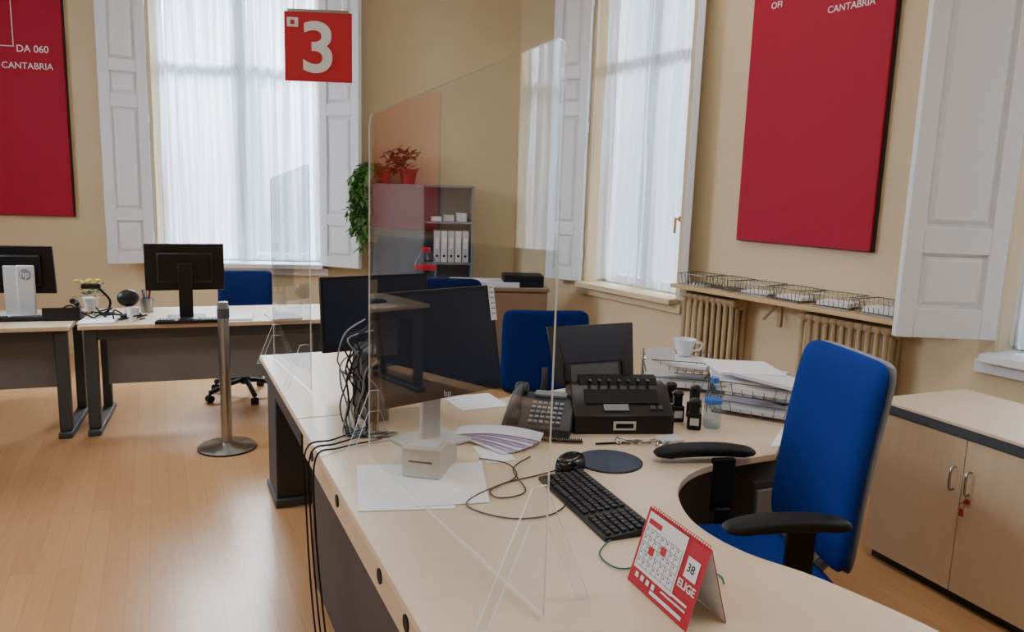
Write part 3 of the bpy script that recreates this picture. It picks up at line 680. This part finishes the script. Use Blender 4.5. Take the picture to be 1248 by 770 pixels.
t=thing('low_cabinet','low wooden cabinet with papers and bottle on top','cabinet',(-.28,6.3,0),rad(6))
LC=.87
B().box((0,.2,LC/2-.01),(1.15,.4,LC-.05)).done('cabinet_body','woodd',t);B().box((0,.2,LC-.015),(1.18,.43,.03)).done('cabinet_top','woodd',t,bevel=.003)
for i in(-1,1):
    q=B().box((i*.285,-.01,.43),(.56,.016,.78)).done('cabinet_door','woodd',t,bevel=.002);B().box((i*.04,-.03,.6),(.012,.02,.1)).done('door_handle','steel',q)
bottle((-.735,6.36,LC+.001),.092,.31,'clear plastic bottle with red cap and red label','redc','redc',.42,.54)
B().box((0,0,.05),(.34,.24,.1)).done('desktop_printer','blackm',loc=(.08,6.5,LC+.001),rz=.1,bevel=.01,label='black flat office device on low cabinet',cat='printer')
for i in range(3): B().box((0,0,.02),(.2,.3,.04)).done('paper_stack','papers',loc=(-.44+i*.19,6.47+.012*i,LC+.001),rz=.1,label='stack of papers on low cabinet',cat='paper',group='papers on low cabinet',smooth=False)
def leaf(b,c,s,rx,rz):
    mt=Matrix.Translation(c)@Matrix.Rotation(rz,4,'Z')@Matrix.Rotation(rx,4,'X');vs=[b.bm.verts.new(mt@Vector(p)) for p in [(0,0,0),(s*.35,s*.35,s*.08),(s*.25,s*.8,0),(0,s*1.1,-s*.1),(-s*.25,s*.8,0),(-s*.35,s*.35,s*.08),(0,s*.5,-s*.06)]]
    for i in range(6):
        f=b.bm.faces.new((vs[6],vs[i],vs[(i+1)%6]));f.material_index=b.i
x,y=bc(-.15,.14)
t=thing('potted_plant','leafy plant in terracotta pot on top of bookcase','plant',(x,y,1.701))
B().lathe([(.06,0),(.085,.12),(.095,.12),(.095,.14),(.08,.14)]).done('plant_pot','pot',t)
b=B()
for i in range(150):
    an=random.uniform(0,6.28);r=random.uniform(0,.14);leaf(b,(-.09+r*math.cos(an)*1.2,-.02+r*math.sin(an)*.5,.15+random.uniform(-.06,.19)*(1-r*2)),random.uniform(.04,.075),random.uniform(-.6,1),an-R90)
o=b.done('foliage','leafr',t,smooth=False);o['kind']='stuff'
x,y=bc(-.38,.13)
t=thing('trailing_plant','green trailing ivy spilling from pot beside bookcase','plant',(x,y,1.701))
B().lathe([(.05,0),(.07,.1),(.075,.1),(.075,.115),(.06,.115)]).done('plant_pot','pot',t)
b=B();st=B()
for i in range(7):
    x0=-.12-random.uniform(0,.14);ln=random.uniform(.2,.66);yo=-.22;P=[(0,0,.1),(x0*.6,-.1,.17),(x0,yo,.06)]
    for k in range(1,5): P.append((x0+random.uniform(-.035,.035),yo+random.uniform(-.03,.03),.06-ln*k/4))
    C_=catmull([Vector(p) for p in P],6);st.tube(P,.003,5,5)
    for p in C_:
        for _ in range(2): leaf(b,p+Vector((random.uniform(-.035,.035),random.uniform(-.03,.02),random.uniform(-.02,.02))),random.uniform(.045,.085),random.uniform(-1.5,.1),random.uniform(0,6.28))
o=b.done('foliage','leaf',t,smooth=False);o['kind']='stuff';st.done('stem','stem',t)
# ---------------- clutter on left desks
t=thing('flower_pot','small pot of yellowish flowers on office desk','plant',(-3.0,5.36,Z))
B().lathe([(.035,0),(.05,.08),(.055,.08),(.055,.09),(.045,.09)]).done('plant_pot','papers',t)
b=B()
for i in range(40):
    an=random.uniform(0,6.28);r=random.uniform(0,.09);leaf(b,(r*math.cos(an),r*math.sin(an),.09+random.uniform(0,.1)),random.uniform(.03,.05),random.uniform(-.3,1),an-R90)
o=b.done('foliage','leaf',t,smooth=False);o['kind']='stuff'
b=B()
for i in range(9):
    an=i*.7;r=.03+.05*(i%3)/2;b.sph((r*math.cos(an),r*math.sin(an),.19+.02*(i%2)),(.022,.022,.012),8)
o=b.done('blossom','petal',t);o['kind']='stuff'
t=thing('desk_telephone','black desk telephone on office desk','telephone',(-2.98,5.0,Z),rad(200))
B().prism([(-.1,0),(.1,0),(.1,.09),(-.1,.02)],-.11,.11,MX).done('phone_body','black',t,bevel=.006)
b=B();b.tube([(-.07,-.1,.06),(-.07,0,.11),(-.07,.1,.13)],.018,10,5);b.done('handset','black',t)
t=thing('desk_speaker','black webcam and speaker device on the desk','speaker',(-2.62,5.14,Z),rad(30))
B().lathe([(.06,0),(.06,.015),(.02,.02),(.015,.08)]).done('speaker_base','blackm',t);B().sph((0,0,.13),(.07,.05,.06)).done('speaker_head','black',t)
t=thing('webcam','black jointed webcam arm on office desk','webcam',(-2.8,5.2,Z),rad(20))
B().lathe([(.05,0),(.05,.012)]).done('arm_base','blackm',t);B().tube([(0,0,.01),(.02,0,.1),(-.06,0,.2)],.008,8,5).done('arm','blackm',t);B().box((-.09,0,.2),(.12,.05,.035)).done('webcam_head','black',t,bevel=.008)
t=thing('pen_holder','silver mesh pen holder with pens','pen holder',(-2.6,5.36,Z))
B().lathe([(.04,0),(.045,.1),(.04,.1),(.038,.01)]).done('holder_cup','steel',t)
for i in range(5): B().cyl((0,0,.01),(.03*math.cos(i*1.3),.03*math.sin(i*1.3),.16),.004,seg=8).done('pen',['blackm','redc','lblue','blackm','gold'][i],t)
B().lathe([(.035,0),(.04,.09),(.036,.09),(.032,.01)]).done('mug','papers',loc=(-2.52,5.0,Z),label='pale mug on the office desk',cat='mug')
for (x,y,r) in [(-1.92,5.25,.3),(-1.62,5.32,.5),(-2.72,4.95,.3)]:
    B().box((0,0,.006),(.21,.28,.012)).done('paper_stack','paper',loc=(x,y,Z),rz=r,label='white papers on the office desk',cat='paper',group='papers on office desks',smooth=False)
for i in range(10):
    x=-3.0+.05*i;pts=[(x+random.uniform(-.1,.1),5.05+random.uniform(-.1,.2),Z+.006) for _ in range(5)];pts[2]=(pts[2][0],pts[2][1],Z+random.uniform(.03,.1))
    B().tube(pts,.005).done('loose_cable','blackm',label='black cable lying on office desk',cat='cable',group='cables on office desks')
# ---------------- world, camera
w=bpy.data.worlds.new('World');bpy.context.scene.world=w;w.use_nodes=True;bg=w.node_tree.nodes['Background'];bg.inputs[0].default_value=(.7,.83,1,1);bg.inputs[1].default_value=1.9
cam=bpy.data.cameras.new('camera');cam.lens=930/1248*36;cam.sensor_width=36;cam.clip_start=.05
co=bpy.data.objects.new('camera',cam);COL.objects.link(co)
p=rad(9.4);r=rad(1.8)
f=Vector((0,math.cos(p),-math.sin(p)));u0=Vector((0,math.sin(p),math.cos(p)));x0=Vector((1,0,0))
Rr=x0*math.cos(r)+u0*math.sin(r);U=u0*math.cos(r)-x0*math.sin(r)
mw=Matrix((( Rr.x,U.x,-f.x,0),(Rr.y,U.y,-f.y,0),(Rr.z,U.z,-f.z,1.68),(0,0,0,1)));co.matrix_world=mw
bpy.context.scene.camera=co
